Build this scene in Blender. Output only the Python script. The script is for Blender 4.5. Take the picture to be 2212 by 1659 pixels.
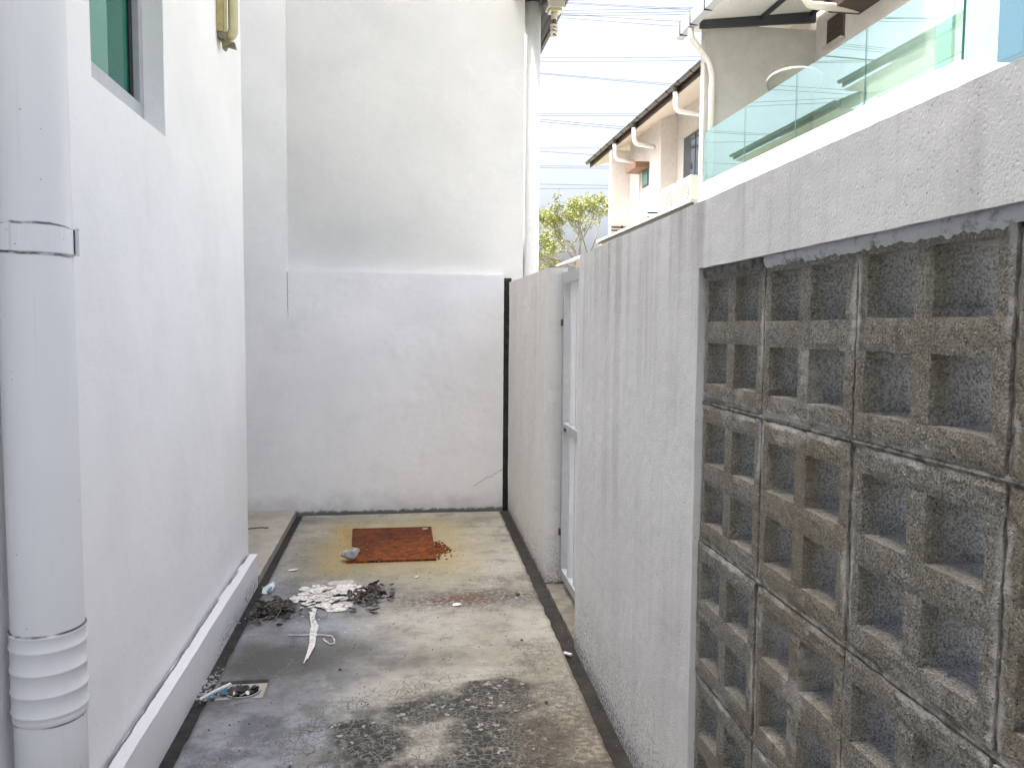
import bpy, bmesh, math, random
from mathutils import Vector, Matrix, noise as mn
R = math.radians
random.seed(7)
sc = bpy.context.scene
for o in list(bpy.data.objects): bpy.data.objects.remove(o)
col = sc.collection

# ------------------------------------------------------------------ camera
def camera():
    yaw, pitch, roll = R(8.13), R(4.0), R(0.45)
    f = Vector((math.sin(yaw)*math.cos(pitch), math.cos(yaw)*math.cos(pitch), -math.sin(pitch)))
    r = Vector((math.cos(yaw), -math.sin(yaw), 0)); u = r.cross(f)
    c, s = math.cos(roll), math.sin(roll)
    r2 = r*c + u*s; u2 = u*c - r*s
    cd = bpy.data.cameras.new('camera'); cd.sensor_width = 36; cd.lens = 1700/2212*36
    cd.clip_start = .05; cd.clip_end = 2000
    co = bpy.data.objects.new('camera', cd); col.objects.link(co)
    m = Matrix((r2, u2, -f)).transposed().to_4x4(); m.translation = (0, 0, 1.6)
    co.matrix_world = m; sc.camera = co
camera()

# ------------------------------------------------------------------ sky, sun, exposure
SUN_EL, SUN_AZ = 66, 272            # azimuth clockwise from +Y: the sun stands over the left-hand row
w = bpy.data.worlds.new('World'); sc.world = w; w.use_nodes = True
nt = w.node_tree
sky = nt.nodes.new('ShaderNodeTexSky'); sky.sky_type = 'NISHITA'; sky.sun_disc = False
sky.sun_elevation = R(SUN_EL); sky.sun_rotation = R(SUN_AZ)
sky.air_density = 0.7; sky.dust_density = 10.0; sky.ozone_density = 1.0
hs = nt.nodes.new('ShaderNodeHueSaturation'); hs.inputs['Saturation'].default_value = .68
bg = nt.nodes['Background']; bg.inputs['Strength'].default_value = .15
nt.links.new(sky.outputs[0], hs.inputs['Color']); nt.links.new(hs.outputs[0], bg.inputs['Color'])
sd = bpy.data.lights.new('sun', 'SUN'); sd.energy = 2.2; sd.angle = R(.6); sd.color = (1, .95, .87)
so = bpy.data.objects.new('sun', sd); col.objects.link(so)
sv = Vector((math.sin(R(SUN_AZ))*math.cos(R(SUN_EL)), math.cos(R(SUN_AZ))*math.cos(R(SUN_EL)), math.sin(R(SUN_EL))))
so.rotation_euler = sv.to_track_quat('Z', 'Y').to_euler(); so.location = (-20, 5, 30)
vs = sc.view_settings; vs.view_transform = 'Standard'; vs.look = 'None'; vs.gamma = 1; vs.use_curve_mapping = False
vs.exposure = 2.05
sc.render.engine = 'CYCLES'
sc.cycles.max_bounces = 7; sc.cycles.diffuse_bounces = 4; sc.cycles.glossy_bounces = 3; sc.cycles.transparent_max_bounces = 8

# ------------------------------------------------------------------ shader helpers
class S:
    def __init__(s, g, k): s.g, s.k = g, k
    def __add__(s, o): return s.g.m('ADD', s, o)
    __radd__ = __add__
    def __sub__(s, o): return s.g.m('SUBTRACT', s, o)
    def __rsub__(s, o): return s.g.m('SUBTRACT', o, s)
    def __mul__(s, o): return s.g.m('MULTIPLY', s, o)
    __rmul__ = __mul__
    def __truediv__(s, o): return s.g.m('DIVIDE', s, o)
class G:
    def __init__(g, nt): g.nt = nt; g._p = None
    def put(g, inp, v):
        if isinstance(v, S): g.nt.links.new(v.k, inp)
        elif isinstance(v, tuple) and len(inp.default_value) == 4 and len(v) == 3: inp.default_value = (*v, 1)
        else: inp.default_value = v
    def m(g, op, a, b=0.0):
        n = g.nt.nodes.new('ShaderNodeMath'); n.operation = op; g.put(n.inputs[0], a); g.put(n.inputs[1], b); return S(g, n.outputs[0])
    def mx(g, a, b): return g.m('MAXIMUM', a, b)
    def mi(g, a, b): return g.m('MINIMUM', a, b)
    def ab(g, a): return g.m('ABSOLUTE', a)
    def pos(g):
        if g._p is None: g._p = S(g, g.nt.nodes.new('ShaderNodeNewGeometry').outputs['Position'])
        return g._p
    def xyz(g, v=None):
        n = g.nt.nodes.new('ShaderNodeSeparateXYZ'); g.put(n.inputs[0], v or g.pos()); return [S(g, o) for o in n.outputs]
    def vec(g, x, y, z):
        n = g.nt.nodes.new('ShaderNodeCombineXYZ')
        for i, v in enumerate((x, y, z)): g.put(n.inputs[i], v)
        return S(g, n.outputs[0])
    def noise(g, scale, detail=4, rough=.55, dist=0, vec=None, out=0):
        n = g.nt.nodes.new('ShaderNodeTexNoise'); g.put(n.inputs['Vector'], vec or g.pos())
        for k, v in (('Scale', scale), ('Detail', detail), ('Roughness', rough), ('Distortion', dist)): n.inputs[k].default_value = v
        return S(g, n.outputs[out])
    def vor(g, scale, feature='F1', vec=None, rnd=1, out='Distance'):
        n = g.nt.nodes.new('ShaderNodeTexVoronoi'); n.feature = feature; g.put(n.inputs['Vector'], vec or g.pos())
        n.inputs['Scale'].default_value = scale; n.inputs['Randomness'].default_value = rnd
        return S(g, n.outputs[out])
    def ss(g, v, a, b, x=0., y=1.):
        n = g.nt.nodes.new('ShaderNodeMapRange'); n.interpolation_type = 'SMOOTHSTEP'
        g.put(n.inputs[0], v); n.inputs[1].default_value = a; n.inputs[2].default_value = b; n.inputs[3].default_value = x; n.inputs[4].default_value = y
        return S(g, n.outputs[0])
    def mix(g, f, a, b, mode='MIX'):
        n = g.nt.nodes.new('ShaderNodeMix'); n.data_type = 'RGBA'; n.blend_type = mode
        g.put(n.inputs[0], f); g.put(n.inputs[6], a); g.put(n.inputs[7], b); return S(g, n.outputs[2])
    def rnd(g): return S(g, g.nt.nodes.new('ShaderNodeObjectInfo').outputs['Random'])
    def warp(g, amt, scale, vec=None):
        v = vec or g.pos(); c = g.noise(scale, 3, out=1, vec=v)
        n = g.nt.nodes.new('ShaderNodeVectorMath'); n.operation = 'MULTIPLY_ADD'
        g.put(n.inputs[0], c); n.inputs[1].default_value = (amt,)*3; g.put(n.inputs[2], v); return S(g, n.outputs[0])
    def ell(g, x, y, cx, cy, rx, ry):
        a = (x-cx)/rx; b = (y-cy)/ry; return g.m('SQRT', a*a + b*b)
def mat(name, fn):
    m = bpy.data.materials.new(name); m.use_nodes = True; nt = m.node_tree; b = nt.nodes['Principled BSDF']; g = G(nt)
    d = fn(g)
    g.put(b.inputs['Base Color'], d['c']); g.put(b.inputs['Roughness'], d.get('r', .7))
    b.inputs['Specular IOR Level'].default_value = d.get('s', .3)
    if 'met' in d: g.put(b.inputs['Metallic'], d['met'])
    prev = None
    for h, st, di in d.get('b', []):
        n = nt.nodes.new('ShaderNodeBump'); g.put(n.inputs['Height'], h); n.inputs['Strength'].default_value = st; n.inputs['Distance'].default_value = di
        if prev: nt.links.new(prev.outputs[0], n.inputs['Normal'])
        prev = n
    if prev: nt.links.new(prev.outputs[0], b.inputs['Normal'])
    if 'tr' in d: g.put(b.inputs['Transmission Weight'], d['tr'])
    return m

# ------------------------------------------------------------------ materials
def plaster(g, base, dirty=0., streak=0., grain=1.):
    x, y, z = g.xyz()
    n1 = g.noise(1.3, 3); n2 = g.noise(7, 4, .6)
    c = g.mix(g.ss(n1, .35, .7), base, tuple(v*.93 for v in base))
    c = g.mix(g.ss(n2, .52, .8)*.14, c, tuple(v*.8 for v in base))
    sp = g.vor(34); spm = g.ss(sp, .05, .09, 1, 0)*g.ss(g.noise(9, 2), .55, .62)
    if streak:
        st = g.noise(1, 6, .6, vec=g.vec(x*9, y*9, z*.35)); st2 = g.noise(1, 4, .6, vec=g.vec(x*45, y*45, z*1.2))
        sm = g.ss(st, .44, .66)*(g.ss(z, .5, 1.97, .3, 1.)*streak)
        sm = sm*g.ss(g.noise(1.2, 2), .36, .60); c = g.mix(sm, c, (.24, .24, .235)); c = g.mix(g.ss(st2, .55, .85)*streak*.5, c, (.30, .30, .295))
        pit = g.vor(85); pm = g.ss(pit, .10, .2, 1, 0)*g.ss(g.noise(26, 3), .5, .6)
        c = g.mix(pm*.75, c, (.10, .10, .10))
        mo = g.ss(g.noise(85, 3, .6) + g.ss(z, .0, .10, .10, 0.), .53, .63)*g.ss(z + (g.noise(3, 3)-.5)*.5, .0, .40, 1, 0)
        c = g.mix(mo*.75, c, (.06, .06, .055))
    if dirty:
        zz = z + (g.noise(4, 5, .65)-.5)*.45
        c = g.mix(g.ss(zz, -.05, .22, 1, 0)*dirty*.6, c, (.36, .33, .28))
        c = g.mix(g.ss(z + (g.noise(16, 5, .7)-.5)*.08, .0, .022, 1, 0)*.8, c, (.06, .06, .055))
    c = g.mix(spm*.35, c, (.2, .2, .2))
    return c, [(g.noise(180, 2, .7), .34*grain, .005), (g.noise(9, 2), .10, .03)]
def f_white(g):
    c, b = plaster(g, (.87, .87, .87), 0); return dict(c=c, r=.75, b=b)
M_white = mat('plaster_white', f_white)
def f_back(g):
    c, b = plaster(g, (.88, .88, .875), .75); x, y, z = g.xyz()
    bl = g.ss(g.noise(1.6, 6, .65, vec=g.vec(x*1.0, 0., z*1.6)), .5, .75)
    c = g.mix(bl*.16, c, (.42, .44, .47))
    # hairline cracks: beside the pillar, and a slanting one low by the corner
    wob = (g.noise(22, 4, .7, vec=g.vec(0., 0., z))-.5)*.03
    k = g.ss(g.ab(x+.938+wob), .0015, .0045, 1, 0)*g.ss(z, 1.62, 1.80)*g.ss(z, 2.05, 2.075, 1, 0)
    w2 = (g.noise(14, 5, .75, vec=g.vec(x, 0., 0.))-.5)*.09
    k2 = g.ss(g.ab(z-(x-.60)*.55-.185+w2), .001, .0045, 1, 0)*g.ss(x, .64, .66)*g.ss(x, .9, .91, 1, 0)
    cr = g.mx(k, k2); c = g.mix(cr*.8, c, (.16, .16, .16))
    return dict(c=c, r=.8, b=b+[(1-cr, .5, .004)])
M_back = mat('plaster_back', f_back)
def f_upper(g):
    c, b = plaster(g, (.72, .72, .705)); x, y, z = g.xyz()
    bl = g.ss(g.noise(1.1, 7, .68, .6), .46, .7)
    c = g.mix(bl*.25, c, (.50, .53, .55))
    ln = g.vor(1.3, 'DISTANCE_TO_EDGE', vec=g.warp(.35, 3))
    c = g.mix(g.ss(ln, .0, .018, 1, 0)*g.ss(g.noise(1.7, 3), .52, .62)*.15, c, (.9, .9, .88))
    return dict(c=c, r=.8, b=b)
M_upper = mat('plaster_upper', f_upper)
def f_right(g):
    c, b = plaster(g, (.57, .575, .58), 0, .55, .75)
    pit = g.vor(75); b = b + [(g.ss(pit, .1, .35), .16, .004)]
    return dict(c=c, r=.85, b=b)
M_right = mat('plaster_grey_streaked', f_right)
def f_rightfar(g):
    c, b = plaster(g, (.60, .595, .575), .5, .2, 1.2); return dict(c=c, r=.85, b=b)
M_rightfar = mat('plaster_boundary_far', f_rightfar)
def f_plinth(g):
    c, b = plaster(g, (.77, .77, .78), 0); x, y, z = g.xyz()
    dk = g.ss(y, 3.75, 4.2)*g.ss(g.noise(45, 4, .7), .5, .6)*g.ss(z + (g.noise(5, 3)-.5)*.06, .02, .10, 1, 0)*g.ss(g.noise(1.6, 3, vec=g.vec(0., y, 0.)), .42, .58)
    c = g.mix(dk, c, (.045, .045, .045))
    wob = (g.noise(7, 5, .75, vec=g.vec(0., y, 0.))-.5)*.022
    ck = g.ss(g.ab(x+.939+wob), .002, .0065, 1, 0)*g.ss(g.noise(1.7, 2, vec=g.vec(3., y, 0.)) + g.ss(y, 3., 4.6, .12, -.06), .42, .48)*g.ss(z, .15, .165)
    c = g.mix(ck*.9, c, (.07, .065, .06)); return dict(c=c, r=.8, b=b)
M_plinth = mat('plaster_plinth', f_plinth)
def f_block(g):
    x, y, z = g.xyz(); r = g.rnd()
    n = g.noise(210, 2, .6); n0 = g.noise(6, 4, .65)
    c = g.mix(g.ss(n, .3, .7), (.088, .086, .078), (.225, .22, .20))
    c = g.mix(g.ss(n0, .42, .68)*.5, c, (.115, .10, .075)); c = g.mix(g.ss(r, .55, 1)*.38, c, (.15, .125, .085))
    c = g.mix(g.ss(g.noise(4.1, 5, .75), .57, .68)*.5, c, (.33, .33, .32))
    sp = g.vor(170); c = g.mix(g.ss(sp, .12, .26, 1, 0)*g.ss(g.noise(80, 1), .5, .6)*.8, c, (.45, .44, .42))
    dk = g.vor(120); c = g.mix(g.ss(dk, .10, .24, 1, 0)*g.ss(g.noise(45, 1), .48, .56)*.9, c, (.015, .015, .013))
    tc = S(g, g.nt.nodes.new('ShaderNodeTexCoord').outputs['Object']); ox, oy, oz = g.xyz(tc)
    ed = g.mi(g.mi(oy, .386-oy), g.mi(oz, .389-oz)); on_ = g.ss(ox, .006, .012, 1, 0)
    lime = g.ss(ed + (g.noise(14, 4, .7)-.5)*.05, .004, .016, 1, 0)*g.ss(g.noise(5, 2), .44, .58)*on_
    c = g.mix(lime*.6, c, (.40, .40, .385))
    wt = g.ss(g.noise(1, 4, .65, vec=g.vec(x*22, y*22, z*1.6)), .54, .72)*on_; c = g.mix(wt*.4, c, (.05, .048, .042))
    c = g.mix(g.ss(ox, .014, .05)*.5, c, g.mix(g.ss(n, .35, .6), (.16, .165, .18), (.36, .37, .39)))  # hole insides paler and bluer: light from behind put into the colour
    return dict(c=c, r=.95, s=.15, b=[(n, .6, .005), (g.ss(dk, .05, .3), .6, .005)])
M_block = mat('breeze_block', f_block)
def f_mortar(g):
    n = g.noise(28, 6, .7); c = g.mix(g.ss(n, .38, .62), (.075, .072, .062), (.20, .195, .18)); return dict(c=c, r=.95, s=.1, b=[(g.noise(90, 5, .7), .7, .008)])
M_mortar = mat('mortar', f_mortar)
def f_smear(g):
    n = g.noise(22, 6, .7); c = g.mix(g.ss(n, .50, .68), (.45, .46, .475), (.12, .12, .115)); return dict(c=c, r=.9, b=[(g.noise(60, 5, .7), .6, .01)])
M_smear = mat('mortar_smear', f_smear)
def f_dark(g):
    n = g.noise(18, 6, .7); n2 = g.noise(3, 4)
    c = g.mix(g.ss(n, .35, .75), (.018, .017, .016), (.048, .045, .040)); c = g.mix(g.ss(n2, .5, .7)*.4, c, (.075, .066, .052))
    c = g.mix(g.ss(g.vor(60), .06, .14, 1, 0)*g.ss(g.noise(7, 2), .55, .62), c, (.4, .4, .38))
    return dict(c=c, r=.8, b=[(n, .4, .01)])
M_dark = mat('gutter_sealant', f_dark)
def f_floor(g):
    x, y, z = g.xyz()
    wv = g.warp(.22, 3.0); wx, wy, _ = g.xyz(wv); wx = wx-.11; wy = wy-.11
    n1 = g.noise(1.1, 6, .6, .4); n2 = g.noise(4.2, 7, .68, .3); n3 = g.noise(19, 6, .7)
    c = g.mix(g.ss(n1, .38, .62), (.27, .255, .205), (.345, .33, .29))
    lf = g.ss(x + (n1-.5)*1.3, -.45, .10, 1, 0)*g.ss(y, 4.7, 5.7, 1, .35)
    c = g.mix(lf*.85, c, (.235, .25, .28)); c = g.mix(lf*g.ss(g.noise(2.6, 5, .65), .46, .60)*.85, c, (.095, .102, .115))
    c = g.mix(g.ss(n2, .50, .64)*.6, c, (.125, .118, .10)); c = g.mix(g.ss(n2, .32, .44, 1, 0)*.5, c, (.43, .42, .39))
    sk = g.noise(1, 5, .7, vec=g.vec(x*4, y*13, 0.)); c = g.mix(g.ss(sk, .50, .66)*.4, c, (.13, .12, .10))
    c = g.mix(g.ss(n3, .50, .70)*.4, c, (.13, .12, .10))
    frag = (g.noise(9, 6, .78)-.5)*1.5                      # ragged, crumbly margins
    def blob(cx, cy, rx, ry, soft=.35): return g.ss(g.ell(wx, wy, cx, cy, rx, ry) + frag, 1-soft, 1+soft, 1, 0)
    def soft_blob(cx, cy, rx, ry, soft=.6): return g.ss(g.ell(wx, wy, cx, cy, rx, ry) + frag*.5, 1-soft, 1+soft, 1, 0)
    # greyish olive dark stain marks along the left
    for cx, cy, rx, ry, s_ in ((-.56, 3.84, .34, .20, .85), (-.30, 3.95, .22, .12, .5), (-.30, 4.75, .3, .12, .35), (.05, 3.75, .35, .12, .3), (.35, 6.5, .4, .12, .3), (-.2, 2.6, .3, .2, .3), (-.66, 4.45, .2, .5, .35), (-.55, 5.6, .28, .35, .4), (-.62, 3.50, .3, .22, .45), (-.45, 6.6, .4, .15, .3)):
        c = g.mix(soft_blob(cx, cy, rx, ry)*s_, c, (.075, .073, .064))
    c = g.mix(blob(-.42, 4.22, .20, .05, .6)*.4, c, (.30, .32, .35))
    # purplish rusty band across the floor by the gate
    pb = blob(.46, 4.57, .50, .17, .6)*g.ss(g.noise(34, 4, .7), .36, .56)
    c = g.mix(pb*.95, c, (.07, .054, .048)); c = g.mix(blob(.38, 4.58, .14, .07, .6)*g.ss(g.noise(60, 3, .7), .42, .56)*.9, c, (.13, .045, .02))
    c = g.mix(blob(.70, 4.47, .16, .07, .6)*.4, c, (.13, .14, .15))
    # rust halo round the plate
    dx = g.mx(g.ab(wx+.06)-.295, 0.); dy = g.mx(g.ab(wy-5.81)-.435, 0.); dd = g.m('SQRT', dx*dx + dy*dy*.5)
    hb = g.ss(g.noise(6, 5, .7), .34, .60, .35, 1.); lr = g.mx(g.ss(wx, -.45, -.28, 1, 0), g.ss(wx, .2, .5)*.55) + .25
    c = g.mix(g.ss(dd, .0, .26, 1, 0)*g.mi(lr, 1.)*hb, c, (.34, .175, .03)); c = g.mix(g.ss(dd, .0, .07, 1, 0)*.65*hb, c, (.17, .06, .015))
    c = g.mix(g.ss(dd, .05, .55, 1, 0)*.55, c, (.33, .275, .13))
    # dark mould patch with a net of cracks in the foreground
    pa = g.mx(g.mx(blob(.24, 3.22, .37, .13, .25), blob(.40, 2.92, .25, .24, .25)), g.mx(blob(-.12, 3.00, .16, .20, .25), blob(.40, 3.37, .17, .09, .25)))
    pa = g.mx(pa, blob(.24, 2.70, .45, .12, .25))
    cv = g.warp(.05, 9); v1 = g.vor(24, 'DISTANCE_TO_EDGE', vec=cv); v2 = g.vor(58, 'DISTANCE_TO_EDGE', vec=cv)
    net = g.mx(g.ss(v1, .008, .045, 1, 0)*g.ss(g.noise(11, 3), .36, .5), g.ss(v2, .015, .075, 1, 0)*g.ss(g.noise(5, 3), .42, .56))
    mo = pa*g.ss(g.noise(30, 3, .7), .34, .50, .55, 1.)
    c = g.mix(mo*.96, c, (.014, .015, .013)); c = g.mix(mo*net*.6, c, (.26, .255, .23))
    cells = g.vor(58, 'F1', vec=cv, out='Color'); cs = g.ss(g.xyz(cells)[0], .90, .93)*g.ss(v2, .03, .09)*pa
    c = g.mix(cs*.8*g.ss(g.noise(6, 2), .42, .54), c, (.36, .35, .325))
    hal = g.mx(g.ss(g.ell(wx, wy, .2, 3.0, .75, .60), .75, 1.1, 1, 0), g.mx(g.ss(g.ell(wx, wy, .68, 3.5, .25, .45), .6, 1.2, 1, 0), g.ss(g.ell(wx, wy, .62, 4.85, .3, .15), .6, 1.2, 1, 0)))
    c = g.mix(hal*(1-mo)*net*g.ss(g.noise(3.7, 3), .38, .50)*.9, c, (.05, .05, .043))
    c = g.mix(g.ss(g.ell(wx, wy, -.45, 2.85, .35, .25), .6, 1.2, 1, 0)*net*g.ss(g.noise(4, 3), .42, .54)*.8, c, (.075, .078, .082))
    # brown dirt by the right-hand joint
    br = g.mx(blob(.66, 2.85, .20, .45, .6), blob(.68, 3.6, .12, .25, .6)*.4)*g.ss(g.noise(35, 5, .7), .35, .6)
    c = g.mix(br*.85, c, (.085, .064, .042))
    # pale hairlines and black specks of grit
    hl = g.vor(7, 'DISTANCE_TO_EDGE', vec=g.warp(.12, 6)); c = g.mix(g.ss(hl, .0, .018, 1, 0)*g.ss(g.noise(2.7, 3), .54, .62)*.25, c, (.42, .41, .38))
    sp = g.vor(32); c = g.mix(g.ss(sp, .07, .12, 1, 0)*g.ss(g.noise(6, 3), .40, .52)*.9, c, (.04, .038, .034))
    sp2 = g.vor(70); c = g.mix(g.ss(sp2, .08, .15, 1, 0)*g.ss(g.noise(4.4, 3), .48, .58)*.8, c, (.07, .065, .055))
    rg = g.ss(n1, .3, .7, .55, .8)
    return dict(c=c, r=rg, s=.3, b=[(g.noise(60, 3, .7), .35, .007), (1-net, .15, .004)])
M_floor = mat('stained_concrete', f_floor)
def f_apron(g):
    n1 = g.noise(2.2, 6, .65); n3 = g.noise(14, 6, .7)
    c = g.mix(g.ss(n1, .35, .65), (.33, .30, .25), (.42, .395, .35)); c = g.mix(g.ss(n3, .52, .75)*.5, c, (.18, .16, .13))
    c = g.mix(g.ss(g.vor(40), .07, .13, 1, 0)*g.ss(g.noise(7, 2), .45, .55), c, (.06, .05, .04)); return dict(c=c, r=.85, b=[(g.noise(70, 5, .7), .3, .006)])
M_apron = mat('beige_concrete', f_apron)
def f_lane(g):
    c = g.mix(g.noise(2, 6), (.37, .375, .38), (.45, .455, .46)); return dict(c=c, r=.9)
M_thresh = None
M_lane = mat('lane_concrete', f_lane)
def f_ground(g):
    c = g.mix(g.noise(.2, 6), (.10, .13, .05), (.22, .20, .14)); return dict(c=c, r=.95)
M_ground = mat('ground', f_ground)
def f_rust(g):
    x, y, z = g.xyz(); n = g.noise(6, 5, .7); st = g.noise(1, 5, .75, vec=g.vec(x*16, y*26, 0.)); gr = g.noise(95, 3, .75)
    c = g.mix(g.ss(n, .36, .60), (.042, .014, .009), (.125, .036, .011))
    c = g.mix(g.ss(st + (gr-.5)*.5, .44, .60)*g.ss(y-x*.8 + (n-.5)*1.2, 5.4, 6.2, 1, .15), c, (.25, .072, .016))
    c = g.mix(g.ss(gr, .54, .68)*.6, c, (.025, .010, .007)); c = g.mix(g.ss(g.vor(26), .06, .12, 1, 0)*g.ss(g.noise(9, 2), .46, .54), c, (.5, .42, .33))
    return dict(c=c, r=.92, s=.2, b=[(n, .4, .012), (gr, .7, .006)])
M_rust = mat('rust', f_rust)
def flat(name, c, r=.6, s=.3, var=.12, bump=.15, sc_=25):
    def f(g):
        n = g.noise(sc_, 5, .6); n2 = g.noise(3, 4)
        k = g.mix(g.ss(n, .35, .7), c, tuple(v*(1-var) for v in c)); k = g.mix(g.ss(n2, .45, .7)*.6, k, tuple(v*(1-var) for v in c))
        return dict(c=k, r=r, s=s, b=[(g.noise(sc_*5, 3, .6), bump, .003)])
    return mat(name, f)
def f_pipe(g):
    x, y, z = g.xyz(); c = g.mix(g.noise(2, 4), (.70, .715, .73), (.76, .765, .77))
    c = g.mix(g.ss(g.noise(1, 5, .7, vec=g.vec(x*30, y*30, z*1.2)), .55, .8)*.3, c, (.48, .47, .46))
    c = g.mix(g.ss(g.vor(19), .03, .05, 1, 0)*.6, c, (.15, .15, .15))
    # grime settled along the strap's edges and the coupling's lip
    wz = (g.noise(20, 3)-.5)*.014
    gz = g.mx(g.ss(g.ab(z-1.8345+wz), .001, .0045, 1, 0), g.ss(g.ab(z-1.7665+wz), .001, .0055, 1, 0))*g.ss(y, 1.98, 2.09, 1, .45)
    gz = g.mx(gz, g.mx(g.ss(g.ab(z-.8595), .001, .0035, 1, 0), g.ss(g.ab(z-.6335), .001, .003, 1, 0)))
    c = g.mix(gz*g.ss(g.noise(13, 3), .36, .54)*.9, c, (.05, .045, .042))
    sc1 = g.ss(g.noise(1, 4, .7, vec=g.vec(x*40, y*40, z*5)), .62, .7)*g.ss(z, .5, .62, 1, 0); c = g.mix(sc1*.5, c, (.28, .27, .26))
    vs_ = g.ss(g.noise(1, 3, .6, vec=g.vec(x*55, y*55, z*.7)), .6, .75)*g.ss(y, 1.99, 2.05, 1, 0)*g.ss(z, 1.2, 1.9); c = g.mix(vs_*.35, c, (.3, .28, .26))
    return dict(c=c, r=.42, s=.4, b=[(g.noise(90, 3), .06, .003), (g.noise(6, 2), .12, .01)])
M_pipe = mat('painted_pipe', f_pipe)
M_pipe_w = flat('white_pipe', (.78, .78, .77), .4, .4, .08, .05)
M_cream = flat('cream_pipe', (.60, .58, .52), .4, .4, .08, .05)
M_frame = flat('grey_aluminium', (.46, .48, .51), .45, .5, .1, .08)
M_black = flat('black_gasket', (.015, .017, .02), .5)
M_gate = flat('painted_steel_gate', (.36, .37, .38), .5, .4, .1, .08)
M_bar = flat('gate_bar_sunlit', (.52, .53, .54), .5, .4, .1, .08)  # bars paler than the frame: sunlight from the lane put into their colour
M_rustspot = flat('rusted_latch', (.10, .06, .04), .9)
M_yellow = flat('yellowed_plastic', (.40, .345, .15), .35, .45, .25, .05, 12)
M_yellow2 = flat('yellowed_diffuser', (.55, .50, .30), .25, .5, .2, .03, 8)
M_brokenplast = flat('broken_plastic', (.20, .18, .11), .5)
M_sheet = flat('white_sheet', (.55, .54, .51), .7, .2, .1)
M_steel = flat('dark_steel_beam', (.035, .037, .045), .5)
M_gutterg = flat('grey_gutter', (.33, .36, .37), .45, .4, .1)
M_gutterb = flat('brown_gutter', (.045, .036, .03), .35, .5, .2, .1)
M_fascia = flat('dark_fascia', (.05, .035, .028), .5)
M_soffit = flat('cream_soffit', (.62, .56, .49), .8, .2, .06)
M_hood = flat('brown_hood', (.17, .095, .06), .5, .3, .1)
M_louvre = flat('brown_louvre', (.10, .075, .06), .6)
M_housew = flat('house_white', (.60, .56, .52), .85, .2, .10, .25, 9)
M_houseg = flat('house_grey_white', (.42, .415, .38), .85, .2, .12, .3, 5)
M_paraw = flat('parapet_white', (.82, .82, .81), .8, .2, .05, .2)
M_ac = flat('ac_casing', (.62, .60, .53), .45, .4, .05)
M_acg = flat('ac_grille', (.24, .24, .22), .5, .4, .05)
M_navy = flat('navy_frame', (.03, .05, .075), .4, .4)
M_bluew = flat('blue_frame', (.07, .11, .17), .5, .3)
M_bluep = flat('blue_blind', (.07, .12, .20), .4, .3)
M_seal = flat('glass_edge', (.03, .10, .09), .3, .5)
M_rail = flat('black_rail', (.02, .018, .018), .5)
M_dish = flat('dish_grey', (.24, .235, .21), .5, .4, .12)
M_wood = flat('dark_soffit_boards', (.055, .055, .05), .7, .2, .5, .4, 60)
M_wire = flat('wire', (.16, .17, .19), .6)
M_stone = flat('rubble', (.44, .44, .42), .95, .2, .5, .8, 40)
M_bulbg = mat('bulb_glass', lambda g: dict(c=g.mix(g.ss(g.noise(30, 3), .45, .6), (.72, .68, .62), (.60, .50, .40)), r=.15, s=.5))
M_bulbb = flat('bulb_burnt', (.22, .08, .03), .5)
M_teal = flat('green_tile_grey', (.20, .16, .14), .7, .2, .25, .3, 12)
def f_flake(g):
    n = g.noise(35, 6, .7); c = g.mix(g.ss(n, .48, .66), (.66, .65, .61), (.26, .235, .19)); c = g.mix(g.ss(g.rnd(), .82, .85)*.5, c, (.3, .28, .24)); return dict(c=c, r=.85, b=[(n, .4, .004)])
M_flake = mat('paint_flake', f_flake)
def f_leaf(g):
    n = g.noise(50, 5, .7); c = g.mix(g.ss(n, .35, .7), (.035, .03, .027), (.13, .115, .10)); return dict(c=c, r=.85, b=[(n, .5, .004)])
M_leaf = mat('dead_leaf', f_leaf)
M_blue = flat('blue_print', (.10, .26, .36), .5)
M_card = flat('white_card', (.66, .68, .68), .6)
M_bark = flat('bark', (.30, .27, .23), .9, .1, .3)
def f_fol(g):
    c = g.mix(g.rnd(), (.12, .16, .035), (.20, .22, .05)); n = g.noise(1.3, 3); c = g.mix(g.ss(n, .35, .65), (.19, .22, .08), (.38, .40, .14)); return dict(c=c, r=.6)
M_fol = mat('foliage', f_fol)
def glass(name, tint, f0, body):        # thin toughened glass: Schlick reflection over a tinted clear body
    m = bpy.data.materials.new(name); m.use_nodes = True; nt = m.node_tree; nt.nodes.clear(); g = G(nt)
    out = nt.nodes.new('ShaderNodeOutputMaterial'); mx = nt.nodes.new('ShaderNodeMixShader'); lw = nt.nodes.new('ShaderNodeLayerWeight')
    fr = g.m('POWER', S(g, lw.outputs['Facing']), 5.)*(1-f0) + f0
    tr = nt.nodes.new('ShaderNodeBsdfTransparent'); tr.inputs[0].default_value = (*tint, 1)
    gl = nt.nodes.new('ShaderNodeBsdfGlossy'); gl.inputs['Roughness'].default_value = .003; gl.inputs[0].default_value = (*body, 1)
    nt.links.new(fr.k, mx.inputs[0]); nt.links.new(tr.outputs[0], mx.inputs[1]); nt.links.new(gl.outputs[0], mx.inputs[2]); nt.links.new(mx.outputs[0], out.inputs[0]); return m
M_glass = glass('balcony_glass', (.68, .855, .815), .26, (.88, 1., .97))
M_pane1 = mat('tinted_pane', lambda g: dict(c=(.05, .26, .20), r=.03, s=.6))
M_pane2 = mat('tinted_pane_double', lambda g: dict(c=(.006, .13, .085), r=.03, s=.35))
M_pane3 = mat('dark_pane', lambda g: dict(c=(.03, .045, .06), r=.03, s=.8))

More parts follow.
